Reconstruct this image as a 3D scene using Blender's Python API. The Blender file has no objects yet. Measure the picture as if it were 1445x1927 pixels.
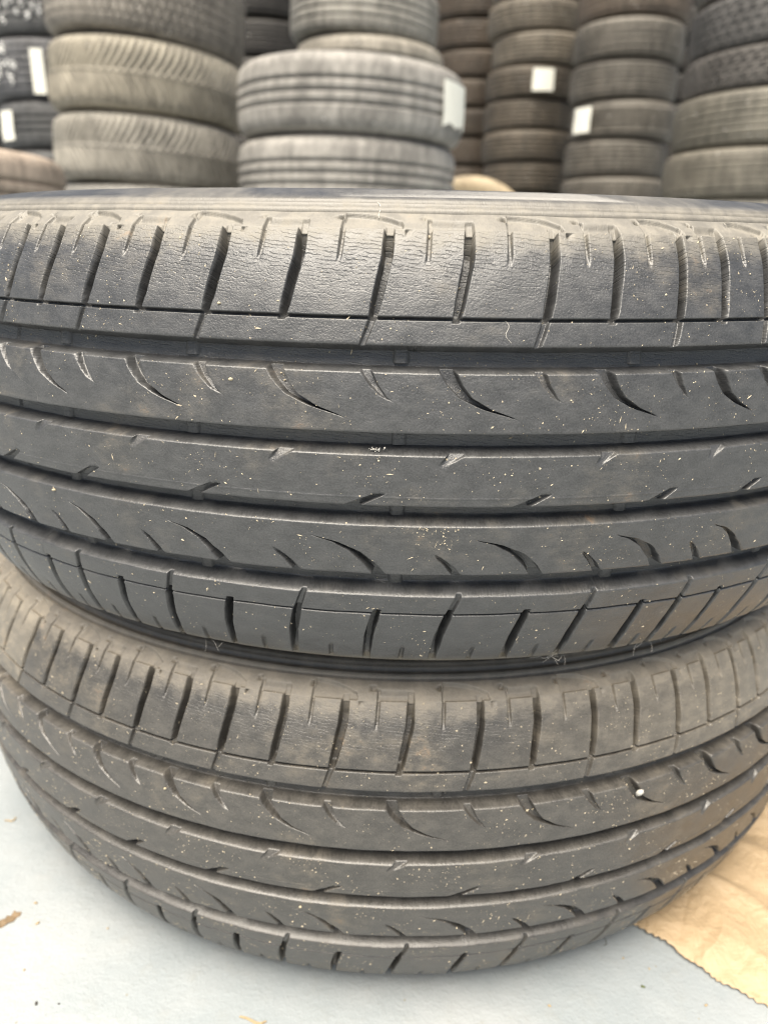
import bpy, math, random
import numpy as np
from mathutils import Matrix, Vector

random.seed(7)
rng = np.random.default_rng(7)
scene = bpy.context.scene
COL = scene.collection

# ------------------------------------------------------------------ camera
cam_data = bpy.data.cameras.new('camera')
cam = bpy.data.objects.new('camera', cam_data)
COL.objects.link(cam)
CAM = Vector((-0.00631, -0.59126, 0.39405))
c_r = Vector((0.99959979, 0.02094382, 0.01901631))
c_u = Vector((-0.02505355, 0.34324656, 0.93891113))
c_f = Vector((-0.0131371, 0.9390118, -0.34363391))
m = Matrix.Identity(4)
for i in range(3):
    m[i][0], m[i][1], m[i][2], m[i][3] = c_r[i], c_u[i], -c_f[i], CAM[i]
cam.matrix_world = m
cam_data.sensor_fit = 'VERTICAL'
cam_data.sensor_height = 36.0
cam_data.lens = 36.0 * 1390.0 / 1927.0
cam_data.clip_start = 0.01
cam_data.clip_end = 500
cam_data.dof.use_dof = True
cam_data.dof.focus_distance = 0.283
cam_data.dof.aperture_fstop = 8.8
scene.camera = cam

# ------------------------------------------------------------------ sky, sun, exposure
SUN_EL, SUN_AZ = math.radians(69), math.radians(-156)     # azimuth from +Y, clockwise (high, behind the camera, a broad soft source)
world = bpy.data.worlds.new('World')
scene.world = world
world.use_nodes = True
wn = world.node_tree
sky = wn.nodes.new('ShaderNodeTexSky')
sky.sky_type = 'NISHITA'
sky.sun_disc = False
sky.sun_elevation = SUN_EL
sky.sun_rotation = SUN_AZ
sky.air_density = 1.0
sky.dust_density = 3.0
sky.ozone_density = 1.0
bg = wn.nodes['Background']
bg.inputs['Strength'].default_value = 0.05
wn.links.new(sky.outputs[0], bg.inputs['Color'])
sun_data = bpy.data.lights.new('sun', 'SUN')
sun_data.energy = 5.0
sun_data.angle = math.radians(55)
sun_data.color = (1.0, 0.92, 0.79)
sun = bpy.data.objects.new('sun', sun_data)
COL.objects.link(sun)
sd = Vector((math.sin(SUN_AZ) * math.cos(SUN_EL), math.cos(SUN_AZ) * math.cos(SUN_EL), math.sin(SUN_EL)))
sun.rotation_euler = sd.to_track_quat('Z', 'Y').to_euler()
vs = scene.view_settings
vs.view_transform = 'Standard'
vs.look = 'None'
vs.exposure = 1.2
vs.gamma = 1.0
vs.use_curve_mapping = False
scene.cycles.max_bounces = 5
scene.cycles.use_adaptive_sampling = True
scene.cycles.adaptive_threshold = 0.02
scene.cycles.use_denoising = True
scene.cycles.filter_width = 1.1

# ------------------------------------------------------------------ node helpers
class NT:
    def __init__(self, name):
        self.mat = bpy.data.materials.new(name)
        self.mat.use_nodes = True
        self.t = self.mat.node_tree
        self.bsdf = self.t.nodes['Principled BSDF']
    def n(self, typ, **kw):
        nd = self.t.nodes.new(typ)
        for k, v in kw.items():
            setattr(nd, k, v)
        return nd
    def put(self, sock, v):
        if isinstance(v, bpy.types.NodeSocket):
            self.t.links.new(v, sock)
        elif isinstance(v, (tuple, list)) and len(v) == 3 and sock.type == 'RGBA':
            sock.default_value = (*v, 1)
        else:
            sock.default_value = v
    def math(self, op, a, b=None, c=None, clamp=False):
        nd = self.n('ShaderNodeMath', operation=op, use_clamp=clamp)
        self.put(nd.inputs[0], a)
        if b is not None: self.put(nd.inputs[1], b)
        if c is not None: self.put(nd.inputs[2], c)
        return nd.outputs[0]
    def ramp(self, x, a, b, lo=0.0, hi=1.0):
        nd = self.n('ShaderNodeMapRange', interpolation_type='SMOOTHSTEP')
        self.put(nd.inputs['Value'], x)
        for k, v in (('From Min', a), ('From Max', b), ('To Min', lo), ('To Max', hi)):
            self.put(nd.inputs[k], v)
        return nd.outputs[0]
    def mix(self, f, a, b):
        nd = self.n('ShaderNodeMix', data_type='RGBA')
        self.put(nd.inputs[0], f); self.put(nd.inputs[6], a); self.put(nd.inputs[7], b)
        return nd.outputs[2]
    def noise(self, vec, scale, detail=3.0, rough=0.55, dist=0.0):
        nd = self.n('ShaderNodeTexNoise')
        self.put(nd.inputs['Vector'], vec); self.put(nd.inputs['Scale'], scale)
        self.put(nd.inputs['Detail'], detail); self.put(nd.inputs['Roughness'], rough); self.put(nd.inputs['Distortion'], dist)
        return nd.outputs['Fac']
    def vor(self, vec, scale, feature='F1', rnd=1.0):
        nd = self.n('ShaderNodeTexVoronoi', feature=feature)
        self.put(nd.inputs['Vector'], vec); self.put(nd.inputs['Scale'], scale); self.put(nd.inputs['Randomness'], rnd)
        return nd
    def scale(self, vec, s):
        nd = self.n('ShaderNodeMapping')
        self.put(nd.inputs['Vector'], vec); nd.inputs['Scale'].default_value = s
        return nd.outputs[0]
    def sep(self, vec):
        nd = self.n('ShaderNodeSeparateXYZ'); self.put(nd.inputs[0], vec)
        return nd.outputs
    def bump(self, h, dist, strength=1.0, normal=None):
        nd = self.n('ShaderNodeBump')
        self.put(nd.inputs['Height'], h); nd.inputs['Distance'].default_value = dist; nd.inputs['Strength'].default_value = strength
        if normal is not None: self.put(nd.inputs['Normal'], normal)
        return nd.outputs[0]
    def out(self, **kw):
        for k, v in kw.items():
            self.put(self.bsdf.inputs[k.replace('_', ' ')], v)
        return self.mat

def rubber(name, dust=1.0, seed=0.0, tan=(0.27, 0.222, 0.15), pale=(0.23, 0.21, 0.172), base=(0.047, 0.048, 0.0495), crack_depth=1.0, drift_lit=0.0):
    """Worn tyre rubber: UV is (arc length, height) in millimetres."""
    k = NT(name)
    uv = k.n('ShaderNodeUVMap', uv_map='tread').outputs[0]
    mp = k.n('ShaderNodeMapping'); k.put(mp.inputs['Vector'], uv); mp.inputs['Location'].default_value = (seed, 0, seed)
    P = mp.outputs[0]
    u, v, _ = k.sep(uv)
    # broad films of dust, rubbed unevenly
    n1 = k.noise(P, 0.020, 3, 0.6)
    n2 = k.noise(k.scale(P, (0.6, 1, 1)), 0.17, 4, 0.72)
    d1 = k.ramp(n1, 0.46, 0.70)
    d2 = k.ramp(n2, 0.38, 0.74)
    streak = k.noise(k.scale(P, (0.25, 1, 1)), 0.55, 3, 0.65)
    film = k.math('MULTIPLY', k.math('MULTIPLY_ADD', k.ramp(n1, 0.50, 0.66), 0.9, 0.08), k.math('MULTIPLY_ADD', d2, 0.9, 0.1))
    film = k.math('MULTIPLY', film, k.math('MULTIPLY_ADD', k.ramp(streak, 0.35, 0.65), 0.25, 0.85))
    film = k.math('MULTIPLY', film, 0.75 * dust)
    # settled dust on the shoulder and sidewall
    vt = k.math('ADD', v, k.math('MULTIPLY', n2, 9.0))
    top = k.math('MULTIPLY', k.ramp(vt, 82.0, 93.0), k.math('MULTIPLY_ADD', d2, 0.3, 0.5))
    rub = k.math('MULTIPLY', k.ramp(v, 97.5, 100.0), k.ramp(k.noise(k.scale(P, (0.2, 1, 1)), 0.035, 2), 0.40, 0.54))
    top = k.math('MULTIPLY', top, k.math('MULTIPLY_ADD', rub, -0.48, k.ramp(v, 96.0, 99.0, 1.0, 0.5)))
    low = k.math('MULTIPLY', k.ramp(v, -84.0, -91.0), 0.35)
    grain = k.noise(P, 1.3, 2, 0.7)
    tone = k.math('ADD', k.math('MULTIPLY', k.ramp(grain, 0.3, 0.7), 0.55), k.math('MULTIPLY', k.ramp(k.math('MULTIPLY_ADD', n2, 0.85, k.math('MULTIPLY', streak, 0.15)), 0.36, 0.64), 0.45))
    b0 = k.mix(tone, tuple(c * 0.62 for c in base), tuple(c * 1.45 for c in base))
    col = k.mix(k.math('MAXIMUM', film, low, clamp=True), b0, tan)
    col = k.mix(top, col, pale)
    if drift_lit:      # pale dust on the right half of the shoulder, its lit brightness painted in
        dr = k.math('MULTIPLY', k.math('MULTIPLY', k.ramp(k.math('MULTIPLY_ADD', n1, 120.0, u), 90.0, 260.0), k.ramp(k.math('MULTIPLY_ADD', n2, 30.0, v), 45.0, 85.0)), k.math('MULTIPLY_ADD', d2, 0.4, 0.6))
        col = k.mix(k.math('MULTIPLY', dr, drift_lit), col, (0.34, 0.295, 0.225))
    dustf = k.math('MAXIMUM', film, top, clamp=True)
    # reddish stains here and there
    st = k.math('MULTIPLY', k.ramp(k.math('MULTIPLY', n1, n2), 0.38, 0.46), 0.25)
    col = k.mix(st, col, (0.24, 0.13, 0.06))
    # crazing: short wavy cracks round the shoulder, finer ones along the groove floors
    wob = k.noise(k.scale(P, (0.6, 1.0, 1.0)), 0.27, 3, 0.65)
    t = k.math('ADD', k.math('MULTIPLY_ADD', v, 0.70, k.math('MULTIPLY', u, 0.07)), k.math('MULTIPLY', wob, 2.0))
    tri = k.math('ABSOLUTE', k.math('SUBTRACT', k.math('FRACT', t), 0.5))
    brk = k.ramp(k.noise(k.scale(P, (0.45, 1.0, 1.0)), 0.42, 1), 0.36, 0.56)
    band = k.math('MULTIPLY', k.ramp(k.math('MULTIPLY_ADD', n1, 26.0, v), 74.0, 88.0), k.ramp(v, 89.0, 84.0))
    av = k.math('ABSOLUTE', v)
    gb = k.math('MAXIMUM', k.math('MULTIPLY', k.math('GREATER_THAN', av, 41.2), k.math('LESS_THAN', av, 48.2)),
                k.math('MULTIPLY', k.math('GREATER_THAN', av, 11.4), k.math('LESS_THAN', av, 17.2)))
    crack = k.math('MULTIPLY', k.ramp(tri, 0.16, 0.0), k.math('MULTIPLY', brk, k.math('MAXIMUM', band, k.math('MULTIPLY', gb, 0.35))))
    col = k.mix(k.math('MULTIPLY', crack, 0.15 * crack_depth), col, (0.02, 0.018, 0.016))
    # fine slanted serrations on part of the sidewall
    saw = k.math('FRACT', k.math('MULTIPLY', k.math('ADD', u, k.math('MULTIPLY', v, 5.5)), 0.5))
    sb = k.math('MULTIPLY', k.math('MULTIPLY', k.ramp(v, 98.8, 99.4), k.ramp(v, 106.0, 105.0)), k.ramp(k.math('ABSOLUTE', k.math('SUBTRACT', k.math('FRACT', k.math('ADD', k.math('MULTIPLY', u, 0.0041), k.math('MULTIPLY_ADD', v, 0.02, -1.62))), 0.5)), 0.30, 0.24))
    saw = k.math('MULTIPLY', saw, sb)
    # small relief
    h = k.math('ADD', k.math('MULTIPLY', grain, 0.16), k.math('MULTIPLY', n2, 0.25))
    h = k.math('SUBTRACT', h, k.math('MULTIPLY', crack, 0.15 * crack_depth))
    h = k.math('ADD', h, k.math('MULTIPLY', saw, 0.6))
    nrm = k.bump(h, 0.0011)
    rgh = k.math('MULTIPLY_ADD', dustf, 0.35, k.math('MULTIPLY_ADD', n2, 0.28, 0.27), clamp=True)
    return k.out(Base_Color=col, Roughness=rgh, Normal=nrm, Specular_IOR_Level=0.8)

def dusty_tyre(name, gloss=0.62):
    """Background tyre rubber; the tone of each tyre comes from its object colour."""
    k = NT(name)
    tone = k.n('ShaderNodeObjectInfo').outputs['Color']
    rndm = k.n('ShaderNodeObjectInfo').outputs['Random']
    tc = k.n('ShaderNodeTexCoord').outputs['Object']
    ad = k.n('ShaderNodeVectorMath', operation='ADD'); k.put(ad.inputs[0], tc)
    cb = k.n('ShaderNodeCombineXYZ'); k.put(cb.inputs[0], k.math('MULTIPLY', rndm, 50.0)); k.put(ad.inputs[1], cb.outputs[0])
    P = ad.outputs[0]
    n1 = k.noise(P, 5.0, 5, 0.65)
    n2 = k.noise(k.scale(P, (1, 1, 0.25)), 45.0, 3, 0.6)
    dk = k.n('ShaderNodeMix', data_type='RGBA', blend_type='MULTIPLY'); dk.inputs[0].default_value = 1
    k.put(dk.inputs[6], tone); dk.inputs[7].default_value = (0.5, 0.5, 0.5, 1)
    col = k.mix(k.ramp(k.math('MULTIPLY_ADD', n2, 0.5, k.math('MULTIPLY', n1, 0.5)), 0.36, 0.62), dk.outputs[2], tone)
    sp = k.vor(P, 55.0)
    col = k.mix(k.math('MULTIPLY', k.math('LESS_THAN', sp.outputs['Distance'], 0.16), k.math('GREATER_THAN', k.sep(sp.outputs['Color'])[1], 0.93)), col, (0.6, 0.58, 0.54))
    return k.out(Base_Color=col, Roughness=gloss, Normal=k.bump(n2, 0.002), Specular_IOR_Level=0.4)

def plain(name, color, rough=0.7, var=0.25, scale=300.0, bump=0.0004, **kw):
    k = NT(name)
    tc = k.n('ShaderNodeTexCoord').outputs['Object']
    n1 = k.noise(tc, scale, 4, 0.6)
    col = k.mix(n1, tuple(c * (1 - var) for c in color), tuple(min(1, c * (1 + var)) for c in color))
    return k.out(Base_Color=col, Roughness=rough, Normal=k.bump(n1, bump), **kw)

def floor_material():
    k = NT('painted_concrete')
    tc = k.n('ShaderNodeTexCoord').outputs['Object']
    n1 = k.noise(tc, 6.0, 5, 0.65)
    n2 = k.noise(tc, 60.0, 5, 0.7)
    n3 = k.noise(tc, 420.0, 3, 0.6)
    col = k.mix(k.ramp(n1, 0.35, 0.65), (0.232, 0.258, 0.27), (0.288, 0.306, 0.313))
    col = k.mix(k.math('MULTIPLY', k.ramp(n2, 0.50, 0.72), 0.22), col, (0.22, 0.22, 0.20))
    vr = k.vor(tc, 150.0)
    dirt = k.math('MULTIPLY', k.math('LESS_THAN', vr.outputs['Distance'], 0.11), k.math('GREATER_THAN', k.sep(vr.outputs['Color'])[0], 0.93))
    sc = k.scale(tc, (1, 6, 1))
    scr = k.math('MULTIPLY', k.ramp(k.math('ABSOLUTE', k.math('SUBTRACT', k.noise(sc, 9.0, 2, 0.5, 1.0), 0.5)), 0.004, 0.0), k.ramp(n1, 0.5, 0.62))
    col = k.mix(k.math('MULTIPLY', k.math('MAXIMUM', dirt, k.math('MULTIPLY', scr, 0.4)), 0.6), col, (0.20, 0.18, 0.13))
    col = k.mix(k.math('MULTIPLY', k.ramp(n3, 0.55, 0.75), 0.18), col, (0.16, 0.16, 0.15))
    h = k.math('ADD', k.math('MULTIPLY', n2, 1.0), k.math('MULTIPLY', n3, 0.3))
    return k.out(Base_Color=col, Roughness=k.math('MULTIPLY_ADD', n2, 0.3, 0.40), Normal=k.bump(h, 0.0012), Specular_IOR_Level=0.4)

def paper_material():
    k = NT('kraft_paper')
    tc = k.n('ShaderNodeTexCoord').outputs['Object']
    fib = k.noise(k.scale(tc, (1, 5, 1)), 160.0, 4, 0.7)
    n1 = k.noise(tc, 25.0, 4, 0.6)
    col = k.mix(fib, (0.34, 0.245, 0.142), (0.44, 0.33, 0.205))
    col = k.mix(k.math('MULTIPLY', k.ramp(n1, 0.5, 0.75), 0.3), col, (0.40, 0.275, 0.145))
    rd = None
    for sc, w in ((22.0, 1.0), (48.0, 0.6), (110.0, 0.3)):
        q = k.math('MULTIPLY', k.math('ABSOLUTE', k.math('SUBTRACT', k.noise(k.scale(tc, (1, 0.7, 1)), sc, 2, 0.5, 0.8), 0.5)), -2.0 * w)
        rd = q if rd is None else k.math('ADD', rd, q)
    nb_ = k.bump(rd, 0.006, 0.5)
    return k.out(Base_Color=col, Roughness=0.55, Normal=k.bump(fib, 0.0004, 1.0, nb_))

M_UP = rubber('worn_rubber_upper', dust=0.26, seed=0.0)
M_LOW = rubber('worn_rubber_lower', dust=0.42, seed=313.0, tan=(0.26, 0.215, 0.15), pale=(0.25, 0.22, 0.175), base=(0.056, 0.0525, 0.0475), crack_depth=0.5, drift_lit=0.5)
M_BG = dusty_tyre('dusty_rubber')
M_FLOOR = floor_material()
M_PAPER = paper_material()
M_LABEL = plain('label_paper', (0.82, 0.81, 0.72), 0.5, 0.04, 40.0)
M_CHALK = plain('white_chalk', (0.8, 0.8, 0.78), 0.9, 0.1, 200.0)
M_STONE = plain('white_pebble', (0.48, 0.46, 0.42), 0.5, 0.15, 400.0)
M_TWIG = plain('dry_straw', (0.34, 0.26, 0.15), 0.8, 0.3, 600.0)
M_LEAF = plain('dead_leaf', (0.17, 0.12, 0.07), 0.8, 0.4, 700.0)
M_GREEN = plain('leaf_crumb', (0.10, 0.12, 0.05), 0.8, 0.3, 900.0)
M_DARK = plain('dark_grit', (0.06, 0.055, 0.05), 0.9, 0.3, 900.0)
M_LINT = plain('lint_fibre', (0.55, 0.52, 0.47), 0.9, 0.1, 500.0)
M_GRIT = plain('dust_grain', (0.44, 0.38, 0.28), 0.9, 0.5, 260.0, 0.0)
M_CRUMB = plain('pale_crumb', (0.45, 0.38, 0.26), 0.9, 0.3, 1500.0)

# ------------------------------------------------------------------ mesh helpers
def new_obj(name, mesh, mat=None, parent=None):
    if mat is not None and not mesh.materials:
        mesh.materials.append(mat)
    o = bpy.data.objects.new(name, mesh)
    COL.objects.link(o)
    if parent is not None:
        o.parent = parent
    return o

def empty(name, loc=(0, 0, 0)):
    o = bpy.data.objects.new(name, None)
    o.empty_display_size = 0.05
    o.location = loc
    COL.objects.link(o)
    return o

def tag(o, label=None, cat=None, group=None, kind=None):
    if label: o['label'] = label
    if cat: o['category'] = cat
    if group: o['group'] = group
    if kind: o['kind'] = kind
    return o

def grid_mesh(name, X, Y, Z, U=None, V=None, wrap=False, smooth=True, flip=False):
    """Mesh from a (rows, cols) grid of points."""
    nr, nc = X.shape
    co = np.stack([X, Y, Z], -1).reshape(-1, 3).astype(np.float32)
    idx = np.arange(nr * nc).reshape(nr, nc)
    a, b = idx[:-1, :], idx[1:, :]
    if wrap:
        q = np.stack([a, np.roll(a, -1, 1), np.roll(b, -1, 1), b], -1)
    else:
        q = np.stack([a[:, :-1], a[:, 1:], b[:, 1:], b[:, :-1]], -1)
    q = q.reshape(-1, 4)
    if flip:
        q = q[:, ::-1]
    q = np.ascontiguousarray(q).astype(np.int32)
    me = bpy.data.meshes.new(name)
    me.vertices.add(len(co)); me.vertices.foreach_set('co', co.ravel())
    me.loops.add(q.size); me.loops.foreach_set('vertex_index', q.ravel())
    me.polygons.add(len(q))
    me.polygons.foreach_set('loop_start', np.arange(0, q.size, 4, dtype=np.int32))
    me.polygons.foreach_set('use_smooth', np.full(len(q), smooth, dtype=bool))
    if U is not None:
        uvl = me.uv_layers.new(name='tread')
        uv = np.stack([U, V], -1).reshape(-1, 2).astype(np.float32)[q.ravel()]
        uvl.data.foreach_set('uv', uv.ravel())
    me.update()
    me.validate()
    return me

def sstep(x, a, b):
    t = np.clip((x - a) / (b - a), 0, 1)
    return t * t * (3 - 2 * t)

# ------------------------------------------------------------------ tyre with the swept tread
R0 = 330.0                                     # millimetres from here on
PROF = np.array([  # (height from the middle plane, radius) beyond the tread
    (88.0, 309.3), (90.0, 306.4), (92.0, 303.2), (94.0, 299.6), (96.0, 295.6), (98.0, 291.0), (100.0, 285.2),
    (102.0, 278.0), (103.2, 271.0), (103.6, 264.0), (103.0, 254.0), (100.8, 245.0), (96.0, 236.5), (90.5, 232.0), (85.0, 229.0)])

def base_r(z):
    az = np.abs(z)
    r = R0 - 2.12e-3 * az ** 2 - 9.17 * (az / 100.0) ** 6
    return np.where(az <= 88.0, r, np.interp(az, PROF[:9, 0], PROF[:9, 1]))

def base_n(z):
    e = 0.4
    zz = np.clip(z, -101.5, 101.5)
    dr = (base_r(zz + e) - base_r(zz - e)) / (2 * e)
    L = np.sqrt(1 + dr * dr)
    return 1 / L, -dr / L                      # (radial, axial)

def phase_map(knots, k0, seed):
    """Variable pitch: angle (deg) of each pitch boundary, over more than a full turn."""
    th = list(knots); ks = list(range(k0, k0 + len(knots)))
    gap = 360.0 - (th[-1] - th[0])
    n = int(round(gap / 9.2))
    r = np.random.default_rng(seed)
    w = 9.2 + 1.5 * np.sin(np.arange(n) * 0.9 + seed) + r.uniform(-0.3, 0.3, n)
    w *= gap / w.sum()
    period = len(knots) - 1 + n
    seq = np.concatenate([np.diff(th), w])
    ph = np.arange(k0, k0 + period + 1); ang = np.concatenate([[th[0]], th[0] + np.cumsum(seq)])
    PH = np.concatenate([ph[:-1] - period, ph, ph[1:] + period]); AN = np.concatenate([ang[:-1] - 360, ang, ang[1:] + 360])
    return PH, AN, period

def slot(d, w, soft=0.35):
    """1 inside a slot of width w (mm) with walls soft mm wide, d = distance from its centre line."""
    return 1 - sstep(np.abs(d), w / 2 - soft, w / 2 + soft)

class Tread:
    def __init__(self, knots, k0, seed):
        self.PH, self.AN, self.period = phase_map(knots, k0, seed)
        self.k0 = k0
        self.seed = seed
    def th(self, ph):
        return np.interp(ph, self.PH, self.AN)
    def mm(self, ph, c):
        """signed distance in mm along the tread from the nearest repeat of phase c"""
        kk = np.round(ph - c)
        return (self.th(ph) - self.th(c + kk)) * (math.pi / 180) * R0
    # --- warps: how slots lean across the tread, in phases
    W1 = (np.array([48, 58.2, 65, 72, 78.5, 88, 94.]), np.array([-.060, 0, .024, .047, .070, .078, .078]))
    W2 = (np.array([22, 24.4, 27.1, 31.1, 35.5, 40, 42.]), np.array([.46, .370, .23, .104, .040, 0, -.010]))
    WC = (np.array([-12, -9.9, -5, 0, 6.4, 11.7, 12.]), np.array([-.13, -.105, .065, .02, -.075, .03, .035]))
    W4 = (np.array([-42., -39.4, -35.4, -29.5, -25.5, -24.1, -22]), np.array([.012, 0, -.046, -.150, -.280, -.385, -.48]))
    W5 = (np.array([-94., -85, -72, -59.5, -49.5, -48]), np.array([-.078, -.074, -.050, 0, .058, .066]))
    # --- depth below the tread surface, in mm
    def groove_wall(self, z, lo, hi):
        """walls falling away below lo and above hi (the rib between stays at 0)"""
        d = np.zeros_like(z)
        if hi is not None:
            d = np.maximum(d, 7.6 * sstep(z, hi - 0.9, hi + 2.2))
        if lo is not None:
            d = np.maximum(d, 7.4 * np.clip((lo - z) / 1.1, 0, 1) + 0.22 * sstep(lo - z, -0.7, 0.0))
        return d
    def h_shoulder_top(self, ph, z, wph):
        d = self.groove_wall(z, 49.0, None)
        body = ph - wph                                     # phase with the lean taken out
        wl = np.interp(z, [48, 58, 63, 80, 86, 94], [2.1, 2.5, 3.4, 3.8, 3.6, 2.8])
        dep = np.interp(z, [48, 57.5, 60, 82, 88, 90.5, 91], [1.8, 2.4, 8.6, 8.2, 3.4, 1.4, 0.0])
        lg = slot(self.mm(body, 0.0), wl) * dep
        sh = slot(self.mm(body, 0.48), wl * 0.95) * dep * sstep(z, 56.6, 57.4)
        # narrow notches near the edge
        nd = np.interp(z, [76.5, 79.5, 86, 88.5, 91, 91.5], [0, 1.2, 2.2, 1.8, 1.4, 0])
        nt = np.maximum(slot(self.mm(body, 0.242), 1.5, 0.3), slot(self.mm(body, 0.722), 1.5, 0.3)) * nd
        # circumferential sipe
        ln = slot(z - 58.2, 1.0, 0.2) * 2.6
        # recess above each block, cut off by a slanting ledge over every long slot
        fr = body - np.round(body)                           # -0.5..0.5 round the long slot
        ztop = np.interp(fr, [-.45, -.20, -.08, 0.0, .055, .075, .09], [93.4, 92.9, 92.3, 91.4, 90.4, 90.2, 88.0])
        rec_l = sstep(z, 87.9, 88.6) * (1 - sstep(z, ztop - 0.25, ztop + 0.25)) * (1 - sstep(np.abs(fr + 0.085), 0.19, 0.21) * (fr < 0))
        f2 = (body - 0.48) - np.round(body - 0.48)
        rec_s = sstep(z, 87.9, 88.6) * (1 - sstep(z, 89.6, 91.4)) * ((f2 > -.238) & (f2 < .02))
        rec = np.maximum(rec_l * ((fr > -.278) & (fr < .085)), rec_s) * 1.7
        # tiny moulding pits
        pit = np.maximum(slot(np.hypot(self.mm(body, 0.205), z - 91.6), 1.4, 0.3), slot(np.hypot(self.mm(body, 0.70), z - 91.8), 1.3, 0.3)) * 3.0
        pit = np.maximum(pit, slot(np.hypot(self.mm(body, 0.105), z - 87.0), 1.2, 0.3) * 2.4)
        return np.maximum.reduce([d, lg, sh, nt, ln, rec, pit])
    def h_rib2(self, ph, z, wph):
        d = self.groove_wall(z, 18.2, 40.2)
        body = ph - wph
        wb = np.interp(z, [24.0, 26, 30, 36, 40.5], [0.3, 2.0, 4.0, 5.2, 5.8])
        db = np.interp(z, [23.8, 24.6, 28, 36, 41], [0, 1.2, 4.0, 5.6, 6.0])
        big = slot(self.mm(body, 0.44), wb) * db
        ws = np.interp(z, [30.2, 32, 36, 40.5], [0.4, 2.2, 3.1, 4.0])
        ds = np.interp(z, [30.0, 30.8, 35, 41], [0, 1.0, 2.8, 3.6])
        shift = np.interp(z, [30, 35, 40], [.055, .02, 0.0])
        sm = slot(self.mm(body, -0.027 ) - 0 * shift, ws) * ds
        return np.maximum.reduce([d, big, sm])
    def h_center(self, ph, z, wph):
        d = self.groove_wall(z, -9.8, 10.4)
        body = ph - wph
        wu = np.interp(z, [5.6, 6.4, 10.4, 12], [0.2, 2.2, 6.6, 7.2])
        du = np.interp(z, [5.4, 6.2, 8.0, 10.4, 12], [0, 0.3, 1.0, 2.2, 2.8])
        up = slot(self.mm(body, 0.504), wu, 0.45) * du
        wl = np.interp(z, [-12, -9.8, -5.6, -4.8], [6.6, 6.2, 4.4, 0.4])
        dl = np.interp(z, [-12, -9.8, -5.8, -4.7], [4.2, 3.4, 1.4, 0])
        lo = slot(self.mm(body, 0.005), wl, 0.45) * dl
        seam = -0.16 * slot(z + 6.5, 0.7, 0.25)
        return np.maximum.reduce([d, up, lo]) + seam * (lo < 0.05)
    def h_rib4(self, ph, z, wph):
        d = self.groove_wall(z, -39.5, -17.6)
        body = ph - wph
        wb = np.interp(z, [-41, -36, -30, -25.6, -23.8], [5.2, 4.8, 3.9, 2.0, 0.3])
        db = np.interp(z, [-41, -36, -28, -24.6, -23.6], [6.0, 5.4, 3.8, 1.1, 0])
        big = slot(self.mm(body, 0.063), wb) * db
        ws = np.interp(z, [-41, -36, -32, -30.4], [3.2, 2.9, 2.2, 0.4])
        ds = np.interp(z, [-41, -36, -31.2, -30.2], [3.8, 3.0, 1.1, 0])
        sm = slot(self.mm(body, 0.545), ws) * ds
        return np.maximum.reduce([d, big, sm])
    def h_shoulder_low(self, ph, z, wph):
        d = self.groove_wall(z, None, -49.6)
        body = ph - wph
        wl = np.interp(z, [-94, -86, -75, -63, -59, -48], [2.6, 3.0, 3.4, 3.4, 2.8, 2.2])
        dep = np.interp(z, [-91.5, -91, -86, -82, -61, -58.5, -48], [0, 1.2, 4.0, 7.4, 8.0, 2.2, 1.8])
        lg = slot(self.mm(body, 0.524), wl) * dep
        sh = slot(self.mm(body, 0.047), wl) * dep * (1 - sstep(z, -57.9, -57.2))
        nd = np.interp(z, [-91.5, -91, -86, -81, -79], [0, 0.9, 1.5, 1.0, 0])
        nt = np.maximum(slot(self.mm(body, 0.295), 1.8, 0.4), slot(self.mm(body, 0.79), 1.8, 0.4)) * nd
        ln = slot(z + 59.5, 0.9, 0.2) * 2.4
        step = sstep(-z, 88.4, 89.2) * 0.8
        return np.maximum.reduce([d, lg, sh, nt, ln]) + step

    def columns(self, feats, coarse, a=None, b=None):
        """phases of the columns from a to b (default one full turn); feats = [(phase, half width mm)]"""
        full = a is None
        if full:
            a = float(self.k0); b = a + self.period
        out = [a, b]
        k = math.floor(a) - 1
        while k < b + 1:
            tc = (float(self.th(k + 0.5)) + 180) % 360 - 180
            near = abs(tc) < 66
            pit = float(self.th(k + 1.0) - self.th(k)) * math.pi / 180 * R0
            n = max(6, int(pit / (1.5 if near else 4.0)))
            out += [k + i / n for i in range(n)]
            for c, hw in feats:
                st = 0.30 if near else 1.0
                j = np.arange(-hw, hw + 1e-6, st)
                out += list(k + c + j / pit)
            k += 1
        out = np.array(sorted(x for x in out if a <= x <= b))
        keep = [out[0]]
        mind = 0.0026
        for x in out[1:]:
            if x - keep[-1] > mind: keep.append(x)
        keep[-1] = b
        arr = np.array(keep)
        return arr[:-1] if full else arr
    def strip(self, name, zs, cols, warp, hfun, wrap):
        zs = np.asarray(zs, float)[:, None]
        wz = np.interp(zs, *warp)
        PHs = cols[None, :] + wz
        ZZ = np.broadcast_to(zs, PHs.shape).copy()
        H = hfun(PHs, ZZ, np.broadcast_to(wz, PHs.shape))
        T = np.radians(self.th(PHs))
        # slight waviness of old rubber
        H = H + 0.10 * np.sin(T * 37 + ZZ * 0.11 + self.seed) + 0.07 * np.sin(T * 91 - ZZ * 0.23)
        nr, nz = base_n(ZZ)
        r = base_r(ZZ) - H * nr
        z = ZZ - H * nz
        return grid_mesh(name, r * np.sin(T) / 1000, -r * np.cos(T) / 1000, z / 1000, T * R0, ZZ, wrap=wrap)

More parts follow.
